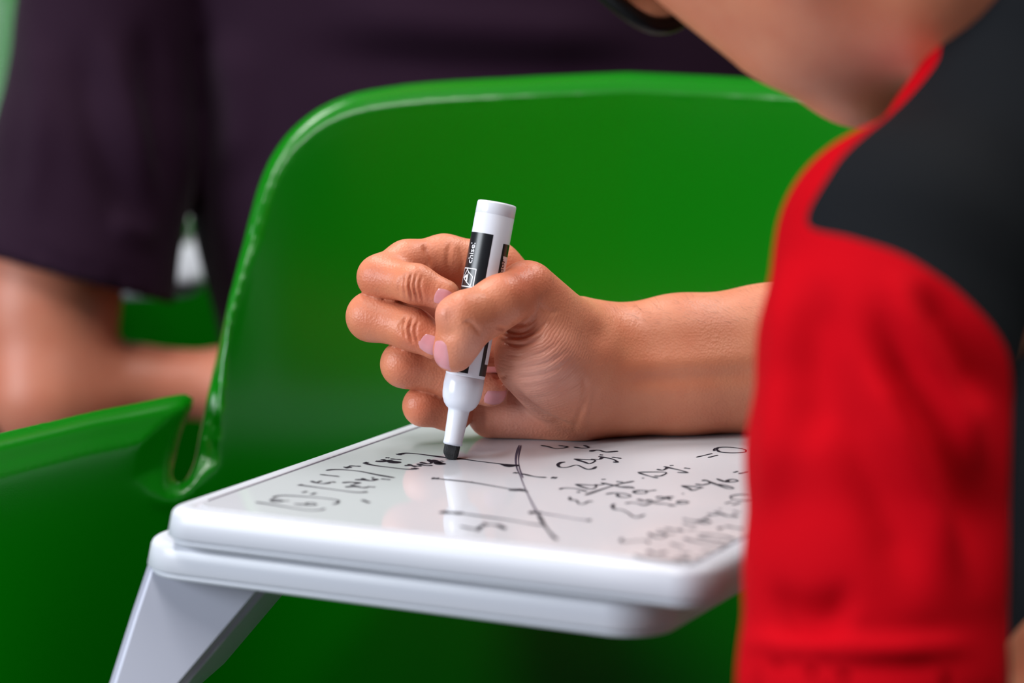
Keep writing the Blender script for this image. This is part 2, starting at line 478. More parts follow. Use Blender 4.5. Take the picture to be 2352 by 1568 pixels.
def shell_fn(p):
    x = np.clip((p[:, 0] - XC + 0.46) / 0.002, 0, len(gx) - 1.001); z = np.clip((p[:, 2] - 0.36) / 0.002, 0, len(gz) - 1.001)
    i, k = x.astype(int), z.astype(int); fx, fz = x - i, z - k
    dp = TAB[i, k] * (1 - fx) * (1 - fz) + TAB[i + 1, k] * fx * (1 - fz) + TAB[i, k + 1] * (1 - fx) * fz + TAB[i + 1, k + 1] * fx * fz
    e = 0.004
    gxx = (chair_depth(p[:, 0] + e, p[:, 2]) - chair_depth(p[:, 0] - e, p[:, 2])) / (2 * e)
    zt = np.interp(np.abs(p[:, 0] - XC), ARM_S, ARM_Z)
    arm = np.clip((np.abs(p[:, 0] - XC) - 0.197) / 0.008, 0, 1) * np.clip((p[:, 2] - zt + 0.045) / 0.015, 0, 1)
    up_ = np.clip((p[:, 2] - 0.76) / 0.05, 0, 1)
    # the rim rolls over, away from the seat: widest along the top of the back and the arm rests
    Rr = 0.003 + np.maximum(0.0075 * up_, 0.0125 * arm); sl = 0.7 + 0.5 * np.maximum(up_, arm)
    x_ = Rr + np.minimum(dp, 0); rt = np.sqrt(x_ * x_ + 0.0016 ** 2)
    g = sl * 0.5 * (x_ + rt); gp = sl * 0.5 * (1 + x_ / rt)
    ds = (p[:, 1] - chair_depth(p[:, 0], p[:, 2]) - g - 0.004) / np.sqrt(1.03 + gxx ** 2 + gp ** 2)
    q0 = dp + 0.004; q1 = np.abs(ds) - 0.0038
    body = np.minimum(np.maximum(q0, q1), 0) + np.hypot(np.maximum(q0, 0), np.maximum(q1, 0)) - 0.001
    bead = np.hypot(dp + 0.004, ds) - 0.0040
    return smin(body, bead, 0.004)
sv, sq = surface(shell_fn, (XC - 0.44, 1.0, 0.40), (XC + 0.44, 1.55, 0.88), 0.0036, sub=1, iters=3)
sv = relax(sv, sq, 2, 0.4)
sv = sv - CH
shell_me = None

def make_chair(name, loc, rz, label, group='green classroom chairs'):
    global shell_me
    root = empty(name, loc, rz); tag(root, label, 'chair', group)
    def put(o):
        o.parent = root; return o
    if shell_me is None:
        o = mesh_obj('shell', sv, sq, M['green']); shell_me = {'shell': o.data}; put(o)
        v, f = rounded_slab(0.42, 0.40, 0.09, arc_prof(0.02, -0.022, 0, -0.012, 4, 'up') + arc_prof(0, -0.008, 0.012, 0.0, 5, 'up'))
        o = mesh_obj('seat', v - (0.21, 0.20, 0) + (0, -0.01, 0.452), f, M['green']); shell_me['seat'] = o.data; put(o)
        v, f = lathe([(0.030, 0.12), (0.030, 0.40), (0.09, 0.425), (0.09, 0.435)], 24)
        o = mesh_obj('column', v, f, M['metal']); shell_me['column'] = o.data; put(o)
        v, f = lathe([(0.02, 0.105), (0.20, 0.110), (0.235, 0.150), (0.228, 0.152), (0.195, 0.122), (0.02, 0.125)], 40)
        o = mesh_obj('storage_tray', v, f, M['grey']); shell_me['storage_tray'] = o.data; put(o)
        bm = bmesh.new(); tube_bm(bm, [(0.02, 0, 0.105), (0.15, 0, 0.10), (0.27, 0, 0.082), (0.285, 0, 0.06)], [0.02, 0.018, 0.015, 0.012], 10)
        o = bm_obj('leg', bm, M['metal']); shell_me['leg'] = o.data; put(o)
        bm = bmesh.new(); bmesh.ops.create_cone(bm, cap_ends=True, segments=20, radius1=0.032, radius2=0.032, depth=0.024, matrix=Matrix.Translation((0.285, 0, 0.032)) @ Matrix.Rotation(math.pi / 2, 4, 'X'))
        o = bm_obj('caster', bm, M['dark']); shell_me['caster'] = o.data; put(o)
        start = 1
    else:
        for k in ('shell', 'seat', 'column', 'storage_tray'):
            o = bpy.data.objects.new(k, shell_me[k]); COL.objects.link(o); put(o)
        start = 0
    for i in range(start, 5):
        for k in ('leg', 'caster'):
            o = bpy.data.objects.new(k, shell_me[k]); COL.objects.link(o); put(o); o.rotation_euler = (0, 0, i * 2 * math.pi / 5)
    return root
make_chair('classroom_chair', CH, 0.0, 'empty green plastic chair behind the writing hand and marker')
red_chair = make_chair('classroom_chair', (0.60, 1.00, 0), -math.pi / 2, 'green chair with white writing tablet under the red and black shirt')
purple_chair = make_chair('classroom_chair', (-0.02, 1.93, 0), 0.0, 'green chair with white side tablet on which the person in purple sits')
make_chair('classroom_chair', (-0.60, 2.75, 0), -0.55, 'green chair standing beyond the purple sleeve')

# ------------------------------------------------------------------ writing tablet and whiteboard
TH = 0.0155
c0 = onplane(348, 1168, ZB); cr = onplane(1628, 1318, ZB)
UD = nrm((cr - c0)[:2]); VD = np.array([-UD[1], UD[0]])
WU = float(np.linalg.norm((cr - c0)[:2])); LV = 0.325
ROOT = red_chair
# tablet (part of the chair)
LIP = [(0.006, -TH), (0.0030, -TH + 0.0008), (0.0020, -TH + 0.0018), (0.0022, -TH + 0.0028), (0.0030, -TH + 0.0030), (0.0030, -TH + 0.0034), (0.0006, -TH + 0.0038), (0.0, -TH + 0.0044), (0.0014, -0.0042)]
prof = LIP + arc_prof(0.0015, -0.0038, 0.0062, 0, 7, 'up') + [(0.02, 0.0002)]
tz = ZB - TH - 0.0008
tc0 = onplane(288, 1240, tz); tr = onplane(1515, 1388, tz)
toff = (tc0 - c0)[:2]
tw = float((tr - tc0)[:2] @ UD)
v, f = rounded_slab(tw, 0.36, 0.022, prof)
tablet = child(mesh_obj('writing_tablet', frame_xy(v, tc0, UD, VD, tz), f, M['white']), red_chair)
tablet['label'] = 'white plastic writing tablet under the whiteboard'
# bracket under the tablet
fr = [(340, 1291), (470, 1306), (575, 1319), (606, 1327), (619, 1342), (610, 1356), (560, 1415), (430, 1568), (300, 1722), (195, 1722), (250, 1568), (300, 1410)]
bd = float((tc0 - CAM) @ AX - D0) + 0.010
front = [P(x, y, bd) for x, y in fr]
back = [P(x, y, bd) + AX * 0.07 + RT * (0.0 if x < 345 else 0.008) for x, y in fr]
n = len(fr)
bm = bmesh.new()
vf = [bm.verts.new(p) for p in front]; vb = [bm.verts.new(p) for p in back]
bm.faces.new(vf); bm.faces.new(vb[::-1])
for i in range(n): bm.faces.new((vf[i], vb[i], vb[(i + 1) % n], vf[(i + 1) % n]))
bmesh.ops.recalc_face_normals(bm, faces=bm.faces)
bmesh.ops.bevel(bm, geom=[e for e in bm.edges if (e.verts[0] in vf) and (e.verts[1] in vf)], offset=0.003, segments=3, affect='EDGES')
brk = bm_obj('tablet_bracket', bm, M['grey'], smooth=False); child(brk, red_chair); brk['label'] = 'grey tapered bracket holding the tablet'
bm = bmesh.new()
b0 = P(245, 1700, bd) + AX * 0.03
tube_bm(bm, [b0 + (0, 0, -0.01), b0 + (0, 0, -0.04), b0 + (0.05, 0.02, -0.11), b0 + (0.2, 0.03, -0.17), np.array([0.50, 1.00, 0.36]), np.array([0.60, 1.00, 0.36])], 0.018, 12)
child(bm_obj('support_arm', bm, M['grey']), red_chair)

# whiteboard (its own thing, lying on the tablet)
board = empty('whiteboard', (c0[0], c0[1], ZB - TH)); tag(board, 'white framed handheld whiteboard covered in handwritten formulas, lying on the tablet', 'whiteboard')
prof = LIP + arc_prof(0.0015, -0.0038, 0.0065, 0, 8, 'up') + [(0.0095, 0.0002), (0.0105, -0.0003), (0.0109, -0.0014), (0.03, -0.0016)]
v, f = rounded_slab(WU, LV, 0.016, prof)
child(mesh_obj('frame', frame_xy(v, c0, UD, VD, ZB), f, M['white']), board)
v, f = rounded_slab(WU - 0.024, LV - 0.024, 0.008, [(0.0, -0.0016), (0.0, -0.0004), (0.0004, 0.0)])
child(mesh_obj('writing_surface', frame_xy(v + (0.012, 0.012, 0), c0, UD, VD, ZB), f, M['surface'], smooth=False), board)
# dark strip laid in the groove along the frame's left side
v, f = rounded_slab(0.0016, LV - 0.05, 0.0005, [(0.0, -0.0011), (0.0, -0.0002)])
child(mesh_obj('groove_strip', frame_xy(v + (0.0103, 0.025, 0), c0, UD, VD, ZB), f, M['groove_dark'], smooth=False), board)

ZI = ZB + 0.00012
def zoomed(ox, oy, pts): return [(ox + x / 3.92, oy + y / 3.92) for x, y in pts]
def ribbon(Vs, Fs, pts, w, z, fade=True):
    L = smooth_line([onplane(x, y, z)[:2] for x, y in pts], 5) if len(pts) > 1 else None
    T = np.gradient(L, axis=0); T /= np.maximum(np.linalg.norm(T, axis=1), 1e-9)[:, None]
    Nn = np.stack([-T[:, 1], T[:, 0]], 1)
    k = np.linspace(0, 1, len(L)); wv = w * (0.75 + 0.25 * np.sin(7 * k + 1)) * np.clip(0.55 + 6 * np.minimum(k, 1 - k), 0, 1)
    b = len(Vs)
    # rounded ends by extending half a width
    for i in range(len(L)):
        for s in (-1, 1):
            q = L[i] + Nn[i] * s * wv[i] / 2; Vs.append((q[0], q[1], z))
    for i in range(len(L) - 1): Fs.append((b + 2 * i, b + 2 * i + 2, b + 2 * i + 3, b + 2 * i + 1))
A = lambda *p: zoomed(560, 960, p)
B = lambda *p: zoomed(1140, 980, p)
ink = [  # left formula
 (A((105,755),(180,765),(400,800),(560,825),(680,825),(730,812)),1.5),
 (A((260,715),(300,700),(380,695),(560,705),(720,718),(830,735),(855,748),(830,768),(795,770)),1.6),
 (A((235,740),(270,730),(330,738),(350,745),(300,750),(240,742)),1.8),(A((350,742),(410,742)),1.2),
 (A((450,770),(540,775),(580,762),(630,765),(650,778),(600,780),(550,778)),1.6),
 (A((525,668),(570,658)),2.2),(A((605,685),(650,672)),2.4),(A((1065,735),(1130,760)),2.4),
 (A((500,600),(560,608),(800,640),(1000,665),(1110,665)),1.6),(A((495,598),(520,602)),3.5),(A((1075,664),(1115,663)),3.0),
 (A((605,565),(650,580),(720,588),(780,582)),1.8),(A((640,582),(700,563)),1.8),(A((720,590),(800,572),(820,578)),1.6),
 (A((685,505),(860,525)),1.8),
 (A((885,580),(960,575),(1045,580),(990,590)),2.2),(A((910,618),(1000,615),(1080,625),(1110,620)),2.2),(A((960,598),(1045,618)),2.0),(A((1110,615),(1185,620)),1.8),
 (A((1000,552),(1080,555),(1150,562),(1200,550),(1150,548)),2.2),(A((1060,540),(1130,562)),2.0),(A((1150,536),(1172,532)),2.0),(A((1235,545),(1320,553)),1.8),
 (A((740,470),(800,462),(900,463),(1050,478),(1200,508),(1355,535)),2.0),
 (A((905,445),(965,438)),4.5),(A((945,428),(1055,432)),2.0),
 (A((1085,400),(1110,410),(1180,425),(1300,440),(1450,457),(1530,457),(1562,448)),2.1),(A((1082,398),(1115,402)),4.0),(A((1520,456),(1562,449)),4.2),
 (A((1185,385),(1250,388),(1310,380),(1340,385),(1400,395),(1360,400),(1300,390)),3.2),(A((1240,370),(1300,385)),2.6),(A((1320,365),(1420,372)),2.0),(A((1275,355),(1312,356)),2.4),
 (A((1445,425),(1500,425),(1560,430),(1600,428)),2.2),(A((1480,413),(1545,437)),2.2),(A((1560,410),(1640,425),(1700,424)),2.4),
 (A((1590,395),(1650,410),(1690,400),(1660,370)),2.2),(A((1690,375),(1740,395),(1800,410),(1760,412),(1740,398)),4.0),(A((1770,383),(1800,388)),2.0),
 (A((1385,326),(1440,315),(1500,315),(1600,325),(1700,338),(1830,355)),2.2),(A((1385,328),(1430,318)),4.0),
 # drawn lines
 (A((1910,362),(1960,365),(2100,385),(2352,415),(2480,430)),2.0),(A((1905,362),(1955,364)),3.0),
 (A((1690,540),(1760,542)),4.4),(A((1760,545),(2040,575),(2352,628),(2520,655),(2560,661)),1.7),(A((2038,574),(2056,576)),3.0),
 (A((1775,840),(1830,848),(1900,850),(1970,858)),4.6),(A((1970,858),(2352,910),(2560,945),(2702,965)),1.7),
 (A((1945,970),(2060,995),(2100,990),(2170,955),(2280,965),(2352,1000)),1.7),(A((2100,1015),(2150,970)),1.8),(A((2160,940),(2190,965)),1.8),(B((0,880),(40,885),(80,915)),1.8),
 (B((55,346),(110,342),(170,352)),7.0),(B((495,455),(545,458)),4.6),(B((130,560),(190,570),(235,557)),4.4),
 (B((155,410),(195,415)),3.0),(B((230,420),(340,445),(450,455)),2.0),(B((290,768),(370,770),(400,772)),5.0),(B((815,838),(855,840)),4.4),
 (B((380,790),(430,880),(490,960),(545,1015)),1.8),
 # right formulas
 (B((620,315),(580,320),(555,340),(575,362),(640,362),(720,342),(780,365),(820,380),(870,375),(900,355)),1.7),
 (B((700,287),(790,315),(840,330),(890,300),(780,292),(700,287)),1.7),(B((850,290),(880,290),(930,290),(960,270)),1.7),(B((920,265),(980,275),(1050,290),(1090,315),(1050,315)),1.9),(B((930,250),(960,252)),2.0),(B((1040,270),(1125,283)),1.8),
 (B((845,220),(880,210),(930,210),(990,225),(1095,217)),2.4),
 (B((400,165),(460,175),(540,195),(640,180),(560,165)),1.7),(B((700,180),(770,190),(830,185),(790,165)),1.8),
 (B((1985,205),(2000,185),(2100,182),(2230,200),(2240,225),(2130,233),(2020,225),(1985,205)),1.5),(B((1962,215),(1965,195),(1990,188)),1.4),
 (B((1800,272),(1945,238)),1.4),(B((1905,275),(1995,253)),1.5),
 (B((1270,407),(1370,405),(1500,405),(1530,415),(1480,440),(1420,440)),1.5),(B((1280,412),(1370,440),(1455,460)),1.6),(B((1445,380),(1500,388),(1550,360)),1.7),(B((1510,355),(1580,372),(1660,390),(1720,410),(1630,408)),1.8),(B((1560,347),(1595,345)),1.8),(B((1690,368),(1745,375)),1.8),(B((1312,459),(1328,461)),2.0),
 (B((710,515),(790,545),(860,558),(900,530),(800,520),(720,515)),1.6),(B((880,520),(940,520),(990,505)),1.7),(B((940,500),(1080,530),(1150,545),(1235,550),(1200,538),(1100,540)),1.6),(B((945,472),(985,470)),1.8),(B((1080,490),(1140,497)),1.9),
 (B((800,612),(950,560),(1100,515),(1240,487)),1.8),(B((570,562),(600,550),(680,550),(760,565),(815,582)),1.5),(B((725,585),(755,586)),3.0),
 (B((985,605),(1050,595),(1150,600),(1210,620),(1160,632),(1100,625),(1090,605)),1.7),(B((1230,580),(1290,570),(1350,575),(1340,595),(1260,595),(1230,580)),1.7),(B((1340,580),(1440,567)),1.6),
 (B((660,630),(670,655),(720,660),(745,692),(790,690),(830,670),(870,670)),1.5),
 (B((1065,692),(1045,710),(1065,740),(1130,745),(1190,775),(1230,805),(1280,810),(1335,788)),1.6),
 (B((1160,688),(1220,680),(1280,690),(1330,705)),1.6),(B((1270,650),(1330,665),(1400,665),(1350,655)),2.2),(B((1330,705),(1430,670),(1540,635)),1.6),(B((1435,635),(1480,628),(1530,640),(1570,655),(1540,630),(1600,630)),1.9),(B((1420,688),(1500,690),(1580,700),(1610,705),(1550,708)),1.6),(B((1620,675),(1680,665),(1730,678),(1670,690),(1620,680)),1.7),(B((1670,600),(1690,601)),1.8),
 (B((1665,528),(1740,555),(1765,570),(1840,548),(1860,545),(1780,535),(1665,528)),1.6),(B((1790,513),(1860,520),(1930,500),(1880,478),(1860,485)),1.9),(B((1900,485),(1990,520),(2080,552),(2135,550),(2060,525),(1990,515)),1.7),(B((1985,465),(2050,490),(2110,495),(2175,485),(2130,470),(2080,480),(2090,495)),1.8),
 (B((2135,410),(2175,398)),1.6),(B((2180,420),(2260,403)),1.6),(B((2265,610),(2180,608),(2110,625),(2130,650),(2220,662),(2290,660)),1.5),(B((2060,688),(2120,672)),1.7),(B((2125,700),(2195,682)),1.8),
 (B((1675,825),(1740,835),(1800,848)),1.4),(B((1800,848),(1860,840),(1930,855),(1880,865),(1800,850)),1.8),(B((1860,830),(1920,808)),1.8),
 (B((1900,780),(1960,790),(2010,775),(1960,760)),1.7),(B((2000,770),(2080,800),(2170,805),(2120,790)),1.7),(B((2130,755),(2195,768)),1.5),(B((2000,735),(2025,737)),1.6),
 (B((1680,870),(1740,878),(1800,885)),1.8),(B((1375,955),(1400,980),(1460,995),(1510,985),(1520,965),(1430,950)),1.7),(B((1510,965),(1610,962)),1.4),
 (B((1520,910),(1600,925),(1690,935)),1.9),(B((1450,925),(1530,935)),1.2),(B((1640,915),(1680,935)),1.4),(B((1720,925),(1800,925)),1.3),
 (B((1985,910),(2040,905),(2000,920)),1.5),(B((2065,890),(2140,905),(2220,915)),1.9),
 (B((1820,965),(1950,968),(2060,985),(2140,1015)),1.7),(B((1810,990),(1870,1000),(1980,1025),(2050,1025)),1.8),
 (B((1690,1000),(1750,1020),(1900,1050),(2060,1065),(2070,1050)),1.6),(B((2010,1110),(2050,1100)),1.8),
 (B((1130,1000),(1130,1035),(1240,1025),(1350,1020),(1370,1045)),1.3),(B((1565,1050),(1670,1075)),1.7),
 (B((1365,1115),(1400,1135),(1460,1140),(1530,1125)),2.2),(B((1240,1150),(1320,1175),(1500,1195),(1700,1220)),1.5),(B((1660,1135),(1740,1140)),2.0),
 (B((1610,1180),(1680,1190),(1730,1195),(1700,1175)),2.0),(B((1790,1170),(1840,1185)),1.6),(B((1730,1245),(1830,1225)),1.5),(B((1850,1115),(1940,1118)),1.8),
]
Vs, Fs = [], []
for k, (pts, w) in enumerate(ink): ribbon(Vs, Fs, pts, w * 0.001, ZI + 2e-7 * k)
child(mesh_obj('handwriting', Vs, Fs, M['ink'], smooth=False), board)['label'] = 'black marker formulas and diagram lines'
Vs, Fs = [], []
for k, (pts, w) in enumerate([(B((222,165),(205,240),(200,310),(212,380),(240,460)),0.9),(B((205,165),(185,230),(175,300),(185,370),(215,440),(250,530),(290,620),(340,720),(380,790),(430,880)),1.1),(B((400,775),(560,800),(720,828),(820,838)),1.5)]):
    ribbon(Vs, Fs, pts, w * 0.001, ZI - 6e-5 + 2e-7 * k)
child(mesh_obj('faint_lines', Vs, Fs, M['ink2'], smooth=False), board)

# ------------------------------------------------------------------ marker
T0 = onplane(1033, 1055, ZB); T1 = P(1142, 466, -0.004)
MA = nrm(T1 - T0); ML = float(np.linalg.norm(T1 - T0))
toward = -nrm(CAM + AX * D0 - CAM); fwd = nrm(-AX - MA * (-AX @ MA)); side = np.cross(fwd, MA)
if side @ RT < 0: side = -side
MM = Matrix((tuple(side) + (0,), tuple(-fwd) + (0,), tuple(MA) + (0,), (0, 0, 0, 1))).transposed()   # local x = right, -y = towards the photographer
MM.translation = Vector(T0)
px = ML / 597.0
marker = empty('whiteboard_marker', tuple(T0)); marker.rotation_euler = MM.to_euler()
tag(marker, 'white chisel tip whiteboard marker with black labels held in the hand', 'marker')
def mpart(name, V, F, mat, parent=None, smooth=True):
    o = mesh_obj(name, V, F, mat, None, smooth)
    o.parent = parent or marker; return o
RB = 45.5 * px
v, f = lathe([(18 * px, 33 * px), (22 * px, 36 * px), (22 * px, 42 * px), (21.5 * px, 44 * px), (24.5 * px, 112 * px), (25.5 * px, 116 * px), (30 * px, 119 * px), (37 * px, 127 * px), (42.5 * px, 139 * px), (45 * px, 152 * px), (46 * px, 170 * px), (45.3 * px, 192 * px), (44 * px, 193 * px)], 64)
grip = mpart('grip_section', v, f, M['pen'])
v, f = lathe([(44 * px, 192 * px), (RB * 0.985, 193.5 * px), (RB, 196 * px), (RB, 566 * px), (RB * 0.99, 567 * px), (RB * 0.99, 568 * px), (RB, 569 * px), (RB * 1.0, 592 * px), (RB * 0.97, 596 * px), (RB * 0.9, 597 * px)], 64)
barrel = mpart('barrel', v, f, M['pen'])
# chisel nib
bm = bmesh.new(); ring = []
for z, sx, sy, sh in ((42, 18, 14, 0), (14, 18, 14, 0), (2, 12, 8, 3), (0, 9, 6, 4)):
    ring.append([bm.verts.new(((sx * c + sh) * px, sy * s * px, z * px)) for c, s in ((1, .6), (.6, 1), (-.6, 1), (-1, .6), (-1, -.6), (-.6, -1), (.6, -1), (1, -.6))])
for r0, r1 in zip(ring[:-1], ring[1:]):
    for k in range(8): bm.faces.new((r0[k], r1[k], r1[(k + 1) % 8], r0[(k + 1) % 8]))
bm.faces.new(ring[-1][::-1]); bm.faces.new(ring[0])
bmesh.ops.recalc_face_normals(bm, faces=bm.faces)
bmesh.ops.bevel(bm, geom=bm.edges[:], offset=1.6 * px, segments=2, affect='EDGES')
o = bm_obj('nib', bm, M['nib'], smooth=False); o.parent = marker
def cyl(a, t, off=0.0):
    """angle (degrees, 0 = towards the photographer, + = right) and height in px along the marker"""
    a = math.radians(a); r = RB + off
    return (r * math.sin(a), -r * math.cos(a), t * px)
def patch(a0, a1, t0, t1, off):
    V, F = [], []; na = max(2, int(abs(a1 - a0) / 4)); nt = 2
    for i in range(na + 1):
        for j in range(nt + 1): V.append(cyl(a0 + (a1 - a0) * i / na, t0 + (t1 - t0) * j / nt, off))
    for i in range(na):
        for j in range(nt): F.append((i * (nt + 1) + j, (i + 1) * (nt + 1) + j, (i + 1) * (nt + 1) + j + 1, i * (nt + 1) + j + 1))
    return V, F
OFF = 0.00008
lab1 = mpart('label_panel', *patch(-125, 7, 200, 521, OFF), M['penlabel'])
lab2 = mpart('label_panel', *patch(43, 150, 200, 506, OFF), M['penlabel'])
def merge(parts):
    V, F = [], []
    for v, f in parts:
        b = len(V); V += list(v); F += [tuple(b + i for i in q) for q in f]
    return V, F
mpart('white_panel', *patch(52, 140, 330, 478, 2 * OFF), M['print'], lab2)
mpart('white_panel', *patch(58, 140, 228, 300, 2 * OFF), M['print'], lab2)
def text_on(txt, a, t, size, mat, parent, off, align='LEFT'):
    cu = bpy.data.curves.new('text', 'FONT'); cu.body = txt; cu.size = size; cu.align_x = align; cu.resolution_u = 3; cu.offset = 0.008 * size
    to = bpy.data.objects.new('text', cu); COL.objects.link(to)
    bpy.context.view_layer.update()
    me = to.evaluated_get(bpy.context.evaluated_depsgraph_get()).to_mesh()
    bm = bmesh.new(); bm.from_mesh(me); to.to_mesh_clear()
    bmesh.ops.triangulate(bm, faces=bm.faces[:])
    bm.verts.ensure_lookup_table()
    V = [cyl(a - math.degrees(v.co.y * px / RB), t + v.co.x, off) for v in bm.verts]
    F = [tuple(v.index for v in fc.verts) for fc in bm.faces]
    bm.free(); bpy.data.objects.remove(to); bpy.data.curves.remove(cu)
    return mpart('lettering', V, F, mat, parent, smooth=False)
text_on('chisel', -43, 448, 22, M['print'], lab1, 2 * OFF)
text_on('dor', 64, 472, 23, M['penlabel'], lab2, 3 * OFF, 'RIGHT')
def stroke(pts, w):
    V, F = [], []
    for (a0, t0), (a1, t1) in zip(pts[:-1], pts[1:]):
        n = 4; dx = (a1 - a0) * math.pi / 180 * RB / px; dy = t1 - t0; l = math.hypot(dx, dy); nx, ny = -dy / l * w / 2, dx / l * w / 2
        b = len(V)
        for i in range(n + 1):
            a = a0 + (a1 - a0) * i / n; t = t0 + dy * i / n; da = math.degrees(nx * px / RB)
            V += [cyl(a + da, t + ny, 2 * OFF), cyl(a - da, t - ny, 2 * OFF)]
        for i in range(n): F.append((b + 2 * i, b + 2 * i + 1, b + 2 * i + 3, b + 2 * i + 2))
    return V, F
mpart('chisel_icon', *merge([stroke([(-78, 395), (-78, 437), (-24, 437), (-24, 395), (-78, 395)], 2.0), stroke([(-60, 437), (-50, 429), (-31, 419), (-33, 397)], 1.8), stroke([(-54, 437), (-72, 415), (-33, 397)], 1.8), stroke([(-50, 429), (-50, 403)], 1.6), stroke([(-66, 415), (-52, 421), (-52, 407)], 5)]), M['print'], lab1, smooth=False)

# ------------------------------------------------------------------ heads and bodies
def head_fns(o, f, u):
    f = nrm(f); u = nrm(u - f * (u @ f)); l = np.cross(u, f)
    H = lambda a, b, c: o + l * a + f * b + u * c
    fns = [ell(H(0, -0.012, 0.035), (l, f, u), (0.074, 0.096, 0.092)), ell(H(0, 0.040, -0.035), (l, f, u), (0.060, 0.050, 0.078)),
           seg(H(0.052, 0.0, -0.060), H(0.016, 0.070, -0.105), 0.022, 0.017), seg(H(-0.052, 0.0, -0.060), H(-0.016, 0.070, -0.105), 0.022, 0.017),
           seg(H(0.030, 0.055, -0.035), H(0.026, 0.062, -0.07), 0.028, 0.024), seg(H(-0.030, 0.055, -0.035), H(-0.026, 0.062, -0.07), 0.028, 0.024),
           ell(H(0, 0.072, -0.106), (l, f, u), (0.021, 0.017, 0.016)),
           seg(H(-0.022, 0.083, 0.012), H(0.022, 0.083, 0.012), 0.012, 0.012)]
    face = blend(fns, 0.028)
    nose = blend([seg(H(0, 0.088, 0.0), H(0, 0.103, -0.036), 0.007, 0.010), seg(H(-0.010, 0.092, -0.038), H(0.010, 0.092, -0.038), 0.008, 0.008)], 0.01)
    lips = blend([seg(H(-0.017, 0.086, -0.066), H(0.017, 0.086, -0.066), 0.006, 0.006), seg(H(-0.014, 0.086, -0.075), H(0.014, 0.086, -0.075), 0.0065, 0.0065)], 0.003)
    eye = [ell(H(s * 0.031, 0.083, -0.004), (l, f, u), (0.014, 0.010, 0.008)) for s in (-1, 1)]
    ears = blend([chain([(H(s * 0.076, -0.012, 0.012), 0.007), (H(s * 0.086, -0.030, 0.022), 0.006), (H(s * 0.085, -0.036, 0.0), 0.006), (H(s * 0.078, -0.018, -0.030), 0.006)], 0.006) for s in (-1, 1)], 0.001)
    return blend([face, nose, lips] + eye + [ears], 0.007), H, (l, f, u)

# ---- the person in the purple shirt (sits facing the room, behind the empty chair)
purple = empty('person', (-0.02, 1.88, 0)); tag(purple, 'person in a dark purple short-sleeved shirt seated behind the empty chair', 'person')
dP = 0.52
Ls = P(300, -120, dP); elb = P(118, 905, 0.47)
wr = P(530, 885, 0.49); hnd = P(690, 910, 0.46)
cx_p = P(1130, 300, dP)[0]
mir = lambda q: np.array([2 * cx_p - q[0], q[1], q[2]])
pel = np.array([cx_p, 1.86, 0.53]); chest = np.array([cx_p, 1.80, 0.88]); nck = np.array([cx_p, 1.80, 1.10])
hp, Hp, _ = head_fns(np.array([cx_p, 1.72, 1.28]), np.array([0.15, -1, -0.25]), np.array([0, 0, 1.0]))
rr = lambda r, d: R(r, d)
armp = blend([chain([(Ls, 0.045), (P(150, 420, 0.50), 0.044), (P(112, 700, 0.48), 0.041), (elb, 0.036)], 0.01),
              chain([(elb, 0.033), (P(310, 880, 0.49), 0.023), (wr, 0.020)], 0.006), chain([(wr, 0.021), (hnd, 0.026), (P(790, 930, 0.35), 0.018)], 0.01)], 0.012)
armp2 = blend([chain([(mir(Ls), 0.045), (mir(elb), 0.036)], 0.01), chain([(mir(elb), 0.036), (mir(wr) + (0.03, 0, -0.04), 0.021), (mir(hnd) + (0.03, 0, -0.05), 0.024)], 0.01)], 0.012)
fing = [seg(np.array(hnd) + (0.02, -0.012 * i, 0.012 - 0.012 * i), np.array(hnd) + (0.085, -0.012 * i - 0.01, -0.012 * i - 0.02), 0.008, 0.007) for i in range(4)]
fn = blend([hp, chain([(Hp(0, -0.02, -0.05), 0.058), (nck, 0.058), (chest, 0.07)], 0.03), armp, armp2, *fing, seg(chest, pel, 0.07, 0.07)], 0.012)
v, q = surface(fn, (cx_p - 0.42, 1.45, 0.42), (cx_p + 0.42, 2.0, 1.46), 0.008, sub=1)
o = child(mesh_obj('body', v, q, M['skin2']), purple); set_tint(o, np.zeros((len(v), 3)))
# shirt
SL = [(P(280, -140, 0.50), R(225, 0.5)), (P(258, 60, 0.50), R(216, 0.5)), (P(222, 350, 0.49), R(234, 0.49)), (P(168, 640, 0.48), R(228, 0.48)), (P(150, 900, 0.48), R(232, 0.48))]
sleeve = chain(SL, 0.008)
hemn = nrm(np.cross(P(0, 590, 0.48) - P(380, 692, 0.48), AX)); hemn = hemn if hemn[2] < 0 else -hemn
hem0 = P(200, 645, 0.48)
inner = chain([(a, r - 0.007) for a, r in SL[3:]], 0.008)
def sleeve_cut(p):
    d = np.maximum(sleeve(p), (p - hem0) @ hemn)
    inn = np.maximum(inner(p), -((p - hem0) @ hemn) - 0.03)
    return np.maximum(d, -inn)
SL2 = [(mir(a), r) for a, r in SL]
tors = blend([chain([(P(1150, 1300, 0.55), 0.165), (P(1150, 800, 0.55), 0.172), (P(1130, 420, 0.54), 0.187), (P(1120, 0, 0.53), 0.186)], 0.006, (0, 1, 0), 0.68),
              chain([(P(1110, 0, 0.53), 0.14), (np.array([cx_p, 1.80, 1.02]), 0.10)], 0.04, (0, 1, 0), 0.75),
              seg(Ls + (0.02, 0, 0.03), mir(Ls) - (0.02, 0, -0.03), 0.055, 0.055)], 0.05)
sl2 = chain(SL2[:4], 0.03)
shirt_fn = lambda p: smin(smin(tors(p), sleeve_cut(p), 0.006), sl2(p), 0.02)
v, q = surface(shirt_fn, (cx_p - 0.46, 1.5, 0.42), (cx_p + 0.46, 2.02, 1.16), 0.0055, sub=0, iters=3)
nn = normals(v, q)
